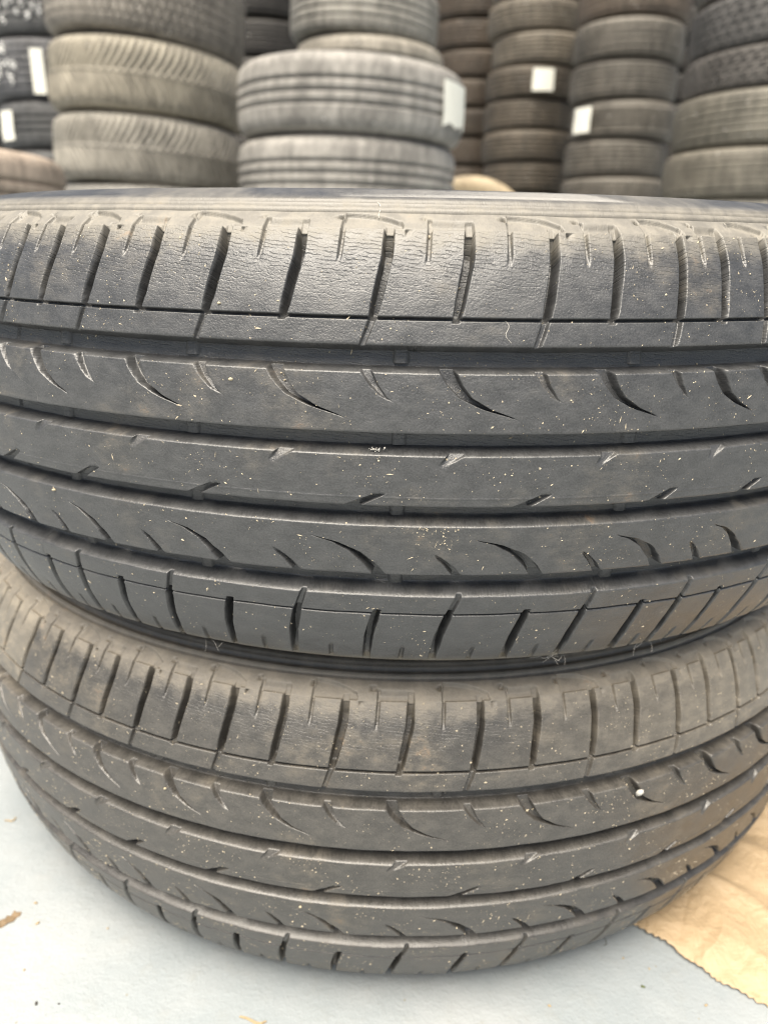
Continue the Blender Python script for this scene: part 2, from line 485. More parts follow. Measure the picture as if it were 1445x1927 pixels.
def rows(a, b, step, fine=()):
    z = list(np.linspace(a, b, max(2, int(round(abs(b - a) / step)) + 1)))
    lo, hi = min(a, b), max(a, b)
    for e, w, s in fine:
        z += list(np.arange(e - w, e + w + 1e-6, s))
    z = sorted(set(round(float(x), 3) for x in z if lo <= x <= hi))
    out = [z[0]]
    for x in z[1:]:
        if x - out[-1] > 0.09: out.append(x)
    out[-1] = hi
    return out

def ring_mesh(name, prof, ncol, smooth=True):
    """prof = [(z mm, r mm, v)]"""
    p = np.array(prof, float)
    T = np.linspace(-math.pi, math.pi, ncol + 1)[:, None].T
    r = p[:, 1:2]; z = p[:, 0:1] + 0 * T
    return grid_mesh(name, r * np.sin(T) / 1000, -r * np.cos(T) / 1000, z / 1000, T * R0 + 0 * r, p[:, 2:3] + 0 * T, smooth=smooth)

def sidewall_profile(sign):
    pts = []
    # from the shoulder edge, over the bulge to the bead, then the inner liner back to the crown
    zz = np.concatenate([np.arange(93.4, 99.0, 0.25), np.arange(99.0, 102.6, 0.5)])
    for z in zz:
        r = float(base_r(z)); nr, nz = base_n(np.array(z)); nr = float(nr); nz = float(nz)
        h = 0.0
        h += 1.8 * (1 - sstep(z, 93.9, 94.4))                           # shadow line beside the tread
        h += -0.4 * float(slot(np.array(z - 95.1), 0.9, 0.25))          # moulded rings
        h += 1.2 * float(slot(np.array(z - 96.2), 0.9, 0.25))
        h += -0.6 * float(sstep(np.array(z), 97.4, 97.8))
        pts.append((z - h * nz, r - h * nr, z))
    for i, (z, r) in enumerate(((103.2, 271.0), (103.6, 264.0), (103.0, 254.0), (100.8, 245.0), (98.6, 241.0), (96.0, 237.2), (93.0, 234.0), (89.0, 231.4), (85.0, 229.5), (82.0, 229.2), (79.5, 231.5), (82.0, 240.0), (88.0, 250.0), (92.5, 263.0), (92.0, 278.0), (86.0, 293.0), (72.0, 303.0), (40.0, 309.5), (0.0, 311.5))):
        pts.append((z, r, 105.5 + i))
    if sign > 0:
        return [(z, r, v) for z, r, v in pts]
    return [(-z, r, -v) for z, r, v in pts][::-1]

def grit_mesh(t, n, seed):
    """thousands of dust grains and fibres lying on the tread surface"""
    r = np.random.default_rng(seed)
    bands = ((49.5, 88.0, t.h_shoulder_top, t.W1), (18.5, 40.0, t.h_rib2, t.W2), (-9.6, 10.2, t.h_center, t.WC), (-39.3, -17.8, t.h_rib4, t.W4), (-86.0, -50.0, t.h_shoulder_low, t.W5))
    nc = 90
    cd, cz, cs = r.uniform(-60, 60, nc), r.uniform(-85, 85, nc), r.uniform(4, 12, nc)
    pick = r.integers(0, nc, n)
    cl = r.random(n) < 0.3
    deg = np.where(cl, cd[pick] + r.normal(0, 1, n) * cs[pick] * 0.35, r.uniform(-66, 66, n))
    z = np.where(cl, cz[pick] + r.normal(0, 1, n) * cs[pick] * 0.9, r.uniform(-86, 90, n))
    dep = np.full(n, np.nan)
    ph = np.interp(deg, t.AN, t.PH)
    for lo, hi, hf, W in bands:
        mk = (z >= lo) & (z <= hi)
        dep[mk] = hf(ph[mk], z[mk], np.interp(z[mk], *W))
    fl_ = np.isnan(dep) & (np.abs(z) < 46) & (r.random(n) < 0.4)
    dep[fl_] = 7.55
    ok = ~np.isnan(dep)
    deg, z, dep = deg[ok], z[ok], dep[ok]; n = len(z)
    s_ = np.minimum(0.14 * np.exp(r.normal(0, 0.55, n)), 0.6)
    fib = r.random(n) < 0.16
    lon = np.where(fib, r.uniform(3.0, 7.0, n), r.uniform(1.0, 2.0, n))
    s_ = np.where(fib, s_ * 0.6, s_)
    a = np.where(fib, r.normal(0.9, 0.8, n), r.uniform(0, math.pi, n))
    rr = base_r(z) - dep
    T = np.radians(deg)
    o = np.zeros(n)
    er = np.stack([np.sin(T), -np.cos(T), o], -1); et = np.stack([np.cos(T), np.sin(T), o], -1); ez = np.stack([o, o, o + 1], -1)
    p = er * rr[:, None] + ez * z[:, None]
    d1 = (et * np.cos(a)[:, None] + ez * np.sin(a)[:, None]) * (s_ * lon)[:, None]
    d2 = (-et * np.sin(a)[:, None] + ez * np.cos(a)[:, None]) * s_[:, None]
    j = r.uniform(0.6, 1.3, (5, n, 1))
    co = np.stack([p + d1 * j[0] - er * .1, p + d2 * j[1] - er * .1, p - d1 * j[2] - er * .1, p - d2 * j[3] - er * .1, p + er * s_[:, None] * 0.75 * j[4]], 1).reshape(-1, 3) / 1000
    b = np.arange(n)[:, None] * 5
    fa = np.stack([b + np.array([0, 1, 4]), b + np.array([1, 2, 4]), b + np.array([2, 3, 4]), b + np.array([3, 0, 4])], 1).reshape(-1, 3)
    me = bpy.data.meshes.new('dust_grains'); me.from_pydata(co.tolist(), [], fa.tolist()); me.update()
    return me

def make_tyre(name, knots, k0, seed, mat, loc, twi_offset, grains=10000):
    t = Tread(knots, k0, seed)
    root = empty(name, loc)
    def part(nm, me, par=root):
        return new_obj(nm, me, mat, par)
    # shoulders: a continuous inner strip carries the separate blocks
    wear = [(48.9, 1.3, 0.22)]
    c = t.columns([(0.0, 2.6), (0.48, 2.6)], False)
    sh = part('shoulder_rib', t.strip('shoulder_rib', rows(47.8, 58.2, 0.9, wear + [(58.2, 1.0, 0.2), (57.0, 0.6, 0.2)]), c, t.W1, t.h_shoulder_top, True))
    zb = rows(58.2, 93.4, 0.85, [(58.2, 1.0, 0.2), (88.2, 0.8, 0.2), (91.0, 2.4, 0.22)])
    feats = [(0.0, 3.4), (0.48, 3.4), (0.242, 1.4), (0.722, 1.4), (0.085, 0.9), (1.0, 3.4)]
    for k in range(k0, k0 + t.period):
        for a, b in ((k + 0.0, k + 0.48), (k + 0.48, k + 1.0)):
            cc = t.columns(feats, False, a, b)
            me = t.strip('tread_block', zb, cc, t.W1, t.h_shoulder_top, False)
            part('tread_block', me, sh)
    c = t.columns([(0.44, 3.2), (-0.027, 2.4)], False)
    part('tread_rib', t.strip('tread_rib', rows(17.0, 42.4, 0.75, [(18.2, 1.3, 0.22), (40.9, 1.8, 0.3)]), c, t.W2, t.h_rib2, True))
    c = t.columns([(0.504, 4.4), (0.005, 4.2)], False)
    part('center_rib', t.strip('center_rib', rows(-11.0, 12.6, 0.75, [(-9.8, 1.3, 0.22), (11.1, 1.8, 0.3), (-6.5, 0.7, 0.2)]), c, t.WC, t.h_center, True))
    c = t.columns([(0.063, 3.2), (0.545, 2.2)], False)
    part('tread_rib', t.strip('tread_rib', rows(-40.7, -15.4, 0.75, [(-16.9, 1.8, 0.3), (-39.5, 1.3, 0.22)]), c, t.W4, t.h_rib4, True))
    c = t.columns([(0.524, 2.2), (0.047, 2.2)], False)
    sl = part('shoulder_rib', t.strip('shoulder_rib', rows(-59.5, -47.4, 0.9, [(-48.9, 1.8, 0.3), (-59.5, 1.0, 0.2), (-57.5, 0.6, 0.2)]), c, t.W5, t.h_shoulder_low, True))
    zb = rows(-93.4, -59.5, 0.95, [(-59.5, 1.0, 0.2), (-88.8, 0.8, 0.2)])
    feats = [(0.047, 2.6), (0.524, 2.6), (0.295, 1.5), (0.79, 1.5), (1.047, 2.6)]
    for k in range(k0, k0 + t.period):
        for a, b in ((k + 0.047, k + 0.524), (k + 0.524, k + 1.047)):
            part('tread_block', t.strip('tread_block', zb, t.columns(feats, False, a, b), t.W5, t.h_shoulder_low, False), sl)
    # groove floors with their wear indicators
    def zero(ph, z, w):
        return np.full_like(z, 7.6)
    c = np.linspace(k0, k0 + t.period, 720)[:-1]
    for lo, hi in ((42.35, 47.95), (12.55, 17.15), (-15.45, -10.85), (-47.45, -40.55)):
        g = part('tread_groove', t.strip('tread_groove', rows(lo, hi, 0.8), c, (np.array([-100, 100.]), np.array([0., 0.])), zero, True))
        mid, half = (lo + hi) / 2, (hi - lo) / 2
        # a low rounded bar across the groove floor
        uu = np.array([-3.3, -2.9, -2.4, -1.2, 0, 1.2, 2.4, 2.9, 3.3])[None, :]
        vv = np.linspace(mid - half - 0.3, mid + half + 0.3, 7)[:, None]
        hh = 7.8 - 1.3 * (1 - sstep(np.abs(uu), 2.2, 3.1)) + 0 * vv
        rr = base_r(vv) - hh; tt = uu / R0 + 0 * vv
        wm = grid_mesh('wear_indicator', rr * np.sin(tt) / 1000, -rr * np.cos(tt) / 1000, (vv + 0 * uu) / 1000, uu + 0 * vv + 40 + seed * 7, vv + 0 * uu)
        ang = [twi_offset + d for d in (-0.9, 14.2 + 0.9 - 0.0, -15.35)]
        a = 15.0
        while a < 330:
            a += 14.6 + 0.9 * math.sin(a)
            if a < 338: ang.append(twi_offset + a)
        for d in ang:
            w = part('wear_indicator', wm, g)
            w.rotation_euler.z = math.radians(d)
    part('sidewall', ring_mesh('sidewall', sidewall_profile(1), 540))
    part('sidewall', ring_mesh('sidewall', sidewall_profile(-1), 540))
    gr = new_obj('dust_grains', grit_mesh(t, grains, seed + 1), M_GRIT, root)
    gr['kind'] = 'stuff'
    return root

# ------------------------------------------------------------------ floor
fl = bpy.data.meshes.new('floor')
fl.from_pydata([(-200, -200, 0), (200, -200, 0), (200, 200, 0), (-200, 200, 0)], [], [(0, 1, 2, 3)])
tag(new_obj('floor', fl, M_FLOOR), kind='structure')

# ------------------------------------------------------------------ the two tyres in front
LOWC = Vector((-0.00491, 0.01253, 0.1037))
UPC = Vector((0, 0, 0.3105))
up = make_tyre('car_tyre', [-31.88, -23.6, -13.9, -2.76, 8.31, 17.73, 25.19], -3, 3, M_UP, UPC, 0.0)
tag(up, 'big dark worn car tyre in front, lying on top of another', 'tyre', 'two car tyres stacked in front')
lw = make_tyre('car_tyre', [-40.66, -31.52, -23.49, -14.82, -4.92, 6.9, 17.52, 26.79, 35.24], -4, 11, M_LOW, LOWC, 5.0, 16000)
tag(lw, 'dusty worn car tyre in front, lying on the pale floor under another', 'tyre', 'two car tyres stacked in front')

# ------------------------------------------------------------------ background tyres
def bg_tread_depth(kind, T, s):
    """depth (in tread half widths of 1 across s) in mm"""
    d = np.zeros_like(T * s)
    if kind == 'ribbed':
        for g in (-0.52, -0.17, 0.17, 0.52):
            d = np.maximum(d, 7.0 * np.exp(-((s - g) / 0.045) ** 4))
        lat = np.abs(((T * 70 / (2 * math.pi) + 0.4 * s) % 1) - 0.5)
        d = np.maximum(d, 3.5 * (lat < 0.09) * (np.abs(s) > 0.58))
    elif kind == 'triple':
        for g in (-0.33, 0.0, 0.33):
            d = np.maximum(d, 11.0 * np.exp(-((s - g) / 0.05) ** 4))
        lat = np.abs(((T * 60 / (2 * math.pi) - 0.5 * s) % 1) - 0.5)
        d = np.maximum(d, 1.2 * (lat < 0.10) * (np.abs(s) > 0.45))
    elif kind == 'fine':
        for g in (-0.7, -0.4, -0.12, 0.15, 0.45, 0.72):
            d = np.maximum(d, 6.0 * np.exp(-((s - g) / 0.03) ** 4))
        lat = np.abs(((T * 90 / (2 * math.pi) + 0.9 * s) % 1) - 0.5)
        d = np.maximum(d, 1.2 * (lat < 0.12))
    elif kind == 'chevron':
        a = np.abs(s)
        lat = np.abs(((T * 84 / (2 * math.pi) + 2.0 * (1 - np.minimum(a, 1)) ** 1.6 - 0.25 * np.sign(s)) % 1) - 0.5)
        d = 8.0 * (1 - sstep(lat, 0.15, 0.25)) * sstep(a, 0.015, 0.08)
    elif kind == 'block':
        row = np.floor((s + 1) * 3.5)
        fr = ((s + 1) * 3.5) % 1
        d = 8.0 * (np.abs(fr - 0.5) > 0.40) + 0 * T
        lat = np.abs(((T * 78 / (2 * math.pi) + 0.5 * (row % 2) + 0.35 * fr) % 1) - 0.5)
        d = np.maximum(d, 8.0 * (lat < 0.14))
    elif kind == 'lug':
        row = np.floor((s + 1) * 2.5)
        fr = ((s + 1) * 2.5) % 1
        d = 6.0 * (np.abs(fr - 0.5) > 0.40) + 0 * T
        lat = np.abs(((T * 46 / (2 * math.pi) + 0.5 * (row % 2) + 0.3 * np.sin(fr * 6)) % 1) - 0.5)
        d = np.maximum(d, 6.0 * (lat < 0.15))
    return d

BG_CACHE = {}
def bg_meshes(kind, R, H):
    key = (kind, round(R, 3), round(H, 3))
    if key in BG_CACHE: return BG_CACHE[key]
    ncol = {'chevron': 600, 'block': 624, 'lug': 460, 'ribbed': 560, 'triple': 480, 'fine': 540}[kind]
    T = np.linspace(-math.pi, math.pi, ncol + 1)[:-1][None, :]
    s = np.linspace(-1, 1, 57)[:, None]
    Rm, hw = R * 1000, H * 1000 / 2
    tw = hw * 0.90
    d = bg_tread_depth(kind, T, s * 1.0) * (1 - sstep(np.abs(s), 0.93, 1.0))
    prof = Rm - Rm * 0.022 * np.abs(s) ** 2.6 - Rm * 0.033 * np.abs(s) ** 10
    r = prof - d
    Z = s * tw + 0 * T
    tread = grid_mesh('tread', r * np.sin(T) / 1000, -r * np.cos(T) / 1000, Z / 1000, wrap=True)
    r1 = Rm - Rm * 0.055
    sides = []
    for sg in (1, -1):
        p = [(tw, r1), (tw + (hw - tw) * 0.4, r1 - 0.02 * Rm), (tw + (hw - tw) * 0.8, r1 - 0.06 * Rm), (hw, r1 - 0.12 * Rm), (hw * 0.985, 0.76 * Rm), (hw * 0.95, 0.72 * Rm), (hw * 0.86, 0.68 * Rm), (hw * 0.76, 0.66 * Rm),
             (hw * 0.72, 0.68 * Rm), (hw * 0.82, 0.76 * Rm), (hw * 0.8, 0.86 * Rm), (hw * 0.4, 0.905 * Rm), (0, 0.91 * Rm)]
        p = [(z * sg, rr) for z, rr in p]
        if sg < 0: p = p[::-1]
        p = np.array(p)
        TT = np.linspace(-math.pi, math.pi, 97)[:-1][None, :]
        sides.append(grid_mesh('sidewall', p[:, 1:2] * np.sin(TT) / 1000, -p[:, 1:2] * np.cos(TT) / 1000, p[:, 0:1] / 1000 + 0 * TT, wrap=True))
    for me in [tread] + sides:
        me.materials.append(M_BG)
    BG_CACHE[key] = (tread, sides)
    return BG_CACHE[key]

def bg_tyre(loc, R, H, kind, tone, label, group, rotz=0.0, tilt=(0, 0)):
    root = empty('stacked_tyre', loc)
    root.rotation_euler = (math.radians(tilt[0]), math.radians(tilt[1]), rotz)
    tread, sides = bg_meshes(kind, R, H)
    for nm, me in (('tread', tread), ('sidewall', sides[0]), ('sidewall', sides[1])):
        o = new_obj(nm, me, None, root)
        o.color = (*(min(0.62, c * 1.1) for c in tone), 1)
    tag(root, label, 'tyre', group)
    return root

def paper_label(tyre, R, a0, a1, z0, z1, notch=False, lift=0.004):
    """a paper sticker bent round the tread; angles in degrees, in the tyre's own frame seen from the camera side"""
    n, mrow = 14, 6
    vs_, fs = [], []
    for layer in (0.0, 0.0012):
        for j in range(mrow + 1):
            for i in range(n + 1):
                a = math.radians(a0 + (a1 - a0) * i / n)
                zb = z0
                if notch:
                    f = (i / n * 2) % 1.0
                    zb = z0 + (z1 - z0) * 0.11 * (1 - abs(f - 0.5) * 2)
                z = zb + (z1 - zb) * j / mrow
                rr = R + lift + layer + 0.0015 * math.sin(i * 1.3 + j)
                vs_.append((rr * math.sin(a), -rr * math.cos(a), z))
    N = (n + 1) * (mrow + 1)
    for j in range(mrow):
        for i in range(n):
            q = (j * (n + 1) + i, j * (n + 1) + i + 1, (j + 1) * (n + 1) + i + 1, (j + 1) * (n + 1) + i)
            fs.append(tuple(N + x for x in q)); fs.append(q[::-1])
    rim = [i for i in range(n + 1)] + [j * (n + 1) + n for j in range(1, mrow + 1)] + [mrow * (n + 1) + i for i in range(n - 1, -1, -1)] + [j * (n + 1) for j in range(mrow - 1, 0, -1)]
    for a, b in zip(rim, rim[1:] + rim[:1]):
        fs.append((a, b, N + b, N + a))
    me = bpy.data.meshes.new('paper_label'); me.from_pydata(vs_, [], fs); me.update()
    o = new_obj('paper_label', me, M_LABEL, tyre)
    o['label'] = 'white paper label stuck on the tread'
    return o

def tube_mesh(name, pts, rad, sides=5):
    """a thin tube along pts, radius tapering to both ends"""
    P = [Vector(p) for p in pts]
    vs_, fs = [], []
    n = len(P)
    for i, p in enumerate(P):
        t = (P[min(i + 1, n - 1)] - P[max(i - 1, 0)]).normalized()
        a = t.orthogonal().normalized(); b = t.cross(a)
        r = rad * (0.55 + 0.45 * math.sin(math.pi * (i + 0.5) / n))
        for s in range(sides):
            w = 2 * math.pi * s / sides
            vs_.append(p + (a * math.cos(w) + b * math.sin(w)) * r)
    for i in range(n - 1):
        for s in range(sides):
            fs.append((i * sides + s, i * sides + (s + 1) % sides, (i + 1) * sides + (s + 1) % sides, (i + 1) * sides + s))
    fs.append(tuple(range(sides))[::-1]); fs.append(tuple((n - 1) * sides + s for s in range(sides)))
    me = bpy.data.meshes.new(name); me.from_pydata([tuple(v) for v in vs_], [], fs); me.update()
    return me

def polar(az, D):
    a = math.radians(az)
    return CAM.x + D * math.sin(a), CAM.y + D * math.cos(a)

def stack(az, D, items, group, hidden_label, sink=0.0):
    """items from the floor up: (height, radius, kind, tone, label or None, (tilt x, tilt y), (dx, dy))"""
    x, y = polar(az, D)
    face = math.atan2(CAM.x - x, -(CAM.y - y))          # so that the tyre's own -Y looks at the camera
    z = 0.0
    out = []
    ordinal = ('lowest', 'second', 'third', 'fourth', 'fifth', 'sixth', 'seventh', 'eighth', 'ninth', 'tenth', 'eleventh')
    for i, (H, R, kind, tone, label, tilt, off) in enumerate(items):
        lab = label or '%s tyre from the floor in %s' % (ordinal[i], hidden_label)
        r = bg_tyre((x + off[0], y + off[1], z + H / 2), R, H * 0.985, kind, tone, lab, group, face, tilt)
        out.append(r); z += H
    return out

N0 = (0, 0)
def J(a=0.012): return (random.uniform(-a, a), random.uniform(-a, a))
g1 = 'tyres in the stack with the chevron tread'
pale, grey, tan_, brown, dark, olive = (0.26, 0.245, 0.22), (0.25, 0.24, 0.22), (0.30, 0.255, 0.205), (0.075, 0.057, 0.041), (0.07, 0.068, 0.068), (0.19, 0.18, 0.155)
S1 = stack(-17.2, 3.10, [
    (0.190, .33, 'chevron', grey, None, N0, J()), (0.190, .33, 'chevron', grey, None, N0, J()), (0.178, .33, 'chevron', grey, None, (0, 1.0), J()),
    (0.212, .328, 'chevron', (0.30, 0.28, 0.24), 'grey chevron-tread tyre just above the front tyre, left side', (0, 3.0), (0.0, 0.0)),
    (0.215, .332, 'chevron', (0.325, 0.295, 0.235), 'tan-edged chevron-tread tyre below the block-tread tyre, left side', (0, 4.0), (0.012, 0.0)),
    (0.235, .33, 'block', (0.24, 0.22, 0.19), 'tyre with small square tread blocks at the top left', (0, 6.5), (0.028, 0.0))], g1,
    'the left stack with the chevron tread')
g2 = 'tyres in the pale ribbed stack in the middle'
S2 = stack(-3.75, 2.55, [
    (0.236, .345, 'triple', grey, None, N0, J()), (0.236, .345, 'triple', grey, None, N0, J()),
    (0.197, .336, 'triple', (0.285, 0.27, 0.245), 'pale grey ribbed tyre in the middle, just above the front tyre', (0, 0.6), (-0.006, 0)),
    (0.199, .342, 'triple', (0.29, 0.275, 0.25), 'pale grey ribbed tyre in the middle with a notched white label', (0, 1.4), (0.006, 0))], g2,
    'the pale ribbed stack in the middle')
paper_label(S2[3], .342, 48, 74, -0.058, 0.058, notch=True, lift=0.004)
g2b = 'tyres in the stack behind the middle one'
S2b = stack(-2.6, 3.63, [(0.193, .31, 'triple', tan_, None, N0, J()) for _ in range(5)] + [
    (0.192, .315, 'triple', (0.29, 0.265, 0.22), 'narrow tan tyre seen just above the pale middle tyre with the label', (0, 2.0), (0.012, 0)),
    (0.2, .31, 'ribbed', (0.30, 0.285, 0.25), 'pale ribbed tyre cut off by the top edge, middle of the picture', (0, 3.0), (-0.01, 0))], g2b,
    'the tan stack right behind the middle one')
g3 = 'dark brown tyres in the far gap'  # brown tone darkened so the colour carries the shade of the gap
def far_labels(fmt, n): return [fmt % w for w in ('lowest visible', 'second visible', 'third visible', 'fourth visible', 'fifth visible', 'sixth visible', 'topmost')[:n]]
L3 = far_labels('%s dark brown tyre from below in the far gap beside the labelled middle tyre', 6)
S3 = stack(4.6, 6.2, [(0.184, .33, 'fine', brown, (L3[i - 5] if 5 <= i < 11 else None), N0, J(0.018)) for i in range(11)], g3,
    'the dark brown stack in the far gap')
g4 = 'brown tyres in the far stack right of the gap'  # tones below include painted-in shade of the far rows
L4 = [None] * 4 + ['lowest visible brown tyre in the far stack with the square label', 'dull brown tyre two below the square label, far stack', 'brown tyre directly below the one with the square label',
      'brown tyre with a square pale label, far stack right of the gap', 'brown tyre directly above the one with the square label', 'lighter brown tyre near the top edge, far stack right of the gap', 'brown tyre cut by the top edge above the square-label stack']
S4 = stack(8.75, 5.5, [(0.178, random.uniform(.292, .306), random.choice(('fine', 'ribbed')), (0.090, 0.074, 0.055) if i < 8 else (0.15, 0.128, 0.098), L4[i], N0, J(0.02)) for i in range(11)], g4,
    'the far brown stack with the square label')
for i, (s, x) in enumerate(zip(S4, L4)):
    if x and 'with a square pale label' in x: paper_label(s, .306, -1, 23, -0.060, 0.060)
g5 = 'grey brown tyres in the stack second from the right'  # tyre colours here are lowered to stand in for shade between stacks
L5 = [None] * 4 + ['lowest visible tyre in the stack second from the right', 'grey tyre with an upright white label on its left side', 'grey tyre directly above the one with the upright label',
      'grey tyre two above the one with the upright label', 'brown tyre near the top in the stack second from the right', 'brown tyre cut by the top edge, stack second from the right']
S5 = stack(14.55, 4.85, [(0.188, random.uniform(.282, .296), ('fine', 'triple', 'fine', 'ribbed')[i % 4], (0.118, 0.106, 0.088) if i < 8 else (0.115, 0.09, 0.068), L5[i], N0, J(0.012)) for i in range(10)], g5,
    'the stack second from the right')
paper_label(S5[5], .297, -57, -33, -0.062, 0.062)
g6 = 'tyres in the rightmost stack'
S6 = stack(22.95, 3.72, [
    (0.194, .335, 'fine', olive, None, N0, J()), (0.194, .335, 'fine', olive, None, N0, J()), (0.191, .335, 'fine', olive, None, N0, J()),
    (0.186, .342, 'fine', (0.165, 0.15, 0.12), 'smooth olive grey tyre at the right edge, just above the front tyre', (0, -1), (0, 0)),
    (0.202, .335, 'fine', (0.16, 0.147, 0.118), 'smooth olive grey tyre at the right edge under the dark lugged tyres', (0, -2), (0.008, 0)),
    (0.145, .325, 'lug', (0.12, 0.11, 0.10), 'dark narrow lugged tyre in the right-hand stack', (0, -3.5), (0.012, 0)),
    (0.185, .325, 'lug', (0.10, 0.095, 0.09), 'dark lugged tyre near the top right corner', (0, -5), (0.015, 0)),
    (0.19, .33, 'fine', (0.13, 0.12, 0.105), 'dull tyre cut by the top right corner', (0, -4), (0.02, 0))], g6,
    'the rightmost stack')
g0 = 'dark tyres at the left edge'
S0 = stack(-21.9, 3.95, [(0.183, .30, 'ribbed', dark, None, N0, J()) for _ in range(3)] + [
    (0.183, .30, 'ribbed', (0.10, 0.10, 0.10), 'dark ribbed tyre second below the chalk writing at the left edge', N0, (0.0, 0)),
    (0.183, .305, 'triple', (0.09, 0.09, 0.09), 'dark tyre with a white label just below the chalk writing, left edge', N0, (0.005, 0)),
    (0.225, .31, 'fine', (0.10, 0.10, 0.105), 'dark tyre with white chalk writing and a narrow white label, left edge', N0, (-0.01, 0)),
    (0.20, .31, 'ribbed', (0.09, 0.09, 0.09), 'dark tyre with white marks in the top left corner', N0, (0, 0))], g0,
    'the dark stack at the left edge')
g0b = 'tan tyres in the low stack at the left edge'
S0b = stack(-30.9, 2.32, [(0.195, .33, 'triple', tan_, None, N0, J()) for _ in range(2)] + [
    (0.196, .33, 'triple', (0.33, 0.27, 0.215), 'tan tyre on top of the low stack at the left edge', (0, 1.5), (0, 0))], g0b,
    'the low tan stack at the left edge')
paper_label(S0[4], .306, -66, -50, -0.06, 0.05)
# chalk writing and marks on two of the dark tyres
def chalk(tyre, R, a0, a1, z0, z1, n, seed):
    rr = random.Random(seed)
    vs_, fs = [], []
    for q in range(n):
        a = a0 + (a1 - a0) * (q + 0.5) / n
        zc = rr.uniform(z0, z1)
        pts = []
        hgt, wdt, fr = rr.uniform(0.018, 0.05), rr.uniform(0.6, 2.2), rr.uniform(1, 2.4)
        for i in range(10):
            f = i / 9
            aa = math.radians(a + wdt * math.sin(f * 6.28 * fr))
            z = zc + hgt * (f - 0.5) * (1 if q % 2 else -1)
            pts.append(((R + 0.004) * math.sin(aa), -(R + 0.004) * math.cos(aa), z))
        me = tube_mesh('chalk_mark', pts, 0.0032)
        o = new_obj('chalk_mark', me, M_CHALK, tyre)
chalk(S0[5], .309, -62, -36, -0.055, 0.075, 15, 4)
chalk(S0[6], .309, -50, 0, -0.05, 0.05, 12, 9)
paper_label(S0[5], .311, -23, -14, -0.10, 0.06)
paper_label(S0[6], .311, -72, -54, -0.09, 0.0)
# filler stacks added behind; their near-black colour paints the shade of the gaps
gb = 'dark tyres far behind the stacks'
for az, D, n, where in ((-9.6, 5.0, 10, 'the dark stack behind the gap left of the middle'), (-27.5, 5.2, 9, 'the dark stack behind the left edge'), (18.6, 6.4, 11, 'the dark stack behind the two right-hand stacks')):
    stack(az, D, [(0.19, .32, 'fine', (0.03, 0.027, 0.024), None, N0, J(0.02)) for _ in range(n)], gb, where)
# one tyre standing upright in the gap
x, y = polar(4.9, 4.25)
ut = bg_tyre((x, y, 0.362), .362, .21, 'fine', (0.36, 0.29, 0.19), 'upright tan tyre, its rounded top showing beside the middle stack', 'upright tyre in the gap', 0.0, (0, 0))
ut.rotation_euler = (math.radians(90), 0, math.radians(-12))
del ut['group']; ut.name = 'upright_tyre'

# ------------------------------------------------------------------ kraft paper sheet under the lower tyre
def kraft_paper():
    P0 = np.array([0.1463, -0.2483]); P1 = np.array([0.2064, -0.2997])
    e = (P1 - P0) / np.linalg.norm(P1 - P0)          # along the toothed edge, towards the camera
    nrm = np.array([-e[1], e[0]])                     # away from the edge, into the sheet
    if nrm[0] < 0: nrm = -nrm
    na, nb = 620, 120
    A = np.linspace(-0.16, 0.22, na); B = 0.34 * np.linspace(0, 1, nb) ** 1.25
    AA, BB = np.meshgrid(A, B)
    tooth = (0.0011 + 0.0007 * np.sin(A * 57) * np.sin(A * 143)) * np.abs((((A + 0.0012 * np.sin(A * 130) + 0.0007 * np.sin(A * 371)) / 0.0042) % 1) - 0.5) * 2 + 0.0014 * np.sin(A * 95) + 0.0006 * np.sin(A * 310 + 1)
    BB = BB + tooth[None, :] * np.clip(1 - BB / 0.012, 0, 1)
    X = P0[0] + AA * e[0] + BB * nrm[0]; Y = P0[1] + AA * e[1] + BB * nrm[1]
    r = np.random.default_rng(5)
    Z = np.zeros_like(X)
    for _ in range(110):                               # sharp creases in many directions
        a = r.uniform(0, math.pi); ox, oy = r.uniform(0.1, 0.5), r.uniform(-0.36, 0.05)
        dx, dy = math.cos(a), math.sin(a)
        d = (X - ox) * dy - (Y - oy) * dx
        d = d + 0.004 * np.sin(((X - ox) * dx + (Y - oy) * dy) * r.uniform(20, 70))
        l = (X - ox) * dx + (Y - oy) * dy
        w = r.uniform(0.0018, 0.009)
        Z += r.choice([-1, 1]) * r.uniform(0.0006, 0.0026) * np.exp(-np.abs(d) / w) * np.exp(-(l / r.uniform(0.04, 0.14)) ** 2)
    for _ in range(14):
        a = r.uniform(0, 6.28); f = r.uniform(30, 120)
        Z += 0.0005 * np.sin((X * math.cos(a) + Y * math.sin(a)) * f + r.uniform(0, 6))
    Z = Z - Z.min()
    # long folds sweeping up to the right
    for off, amp in ((0.055, 0.0035), (0.10, 0.0045), (0.15, 0.004), (0.21, 0.005)):
        d = BB - off - 0.18 * (AA - 0.05) ** 2 * 4 - 0.01 * np.sin(AA * 40)
        Z += amp * np.exp(-np.abs(d) / 0.006)
    rad = np.hypot(X - LOWC.x, Y - LOWC.y)
    # pressed flat under the tyre
    Z = 0.0008 + Z * sstep(rad, 0.262, 0.318)
    Z = Z * np.clip(0.35 + BB / 0.02, 0, 1)
    me = grid_mesh('paper_sheet', X, Y, Z + 0.0006, flip=True)
    o = new_obj('paper_sheet', me, M_PAPER)
    so = o.modifiers.new('thickness', 'SOLIDIFY'); so.thickness = 0.0004; so.offset = -1
    if me.polygons[0].normal.z < 0:
        me.flip_normals()
    return tag(o, 'crumpled tan kraft paper sheet with toothed edge under the tyre, lower right', 'paper')
kraft_paper()

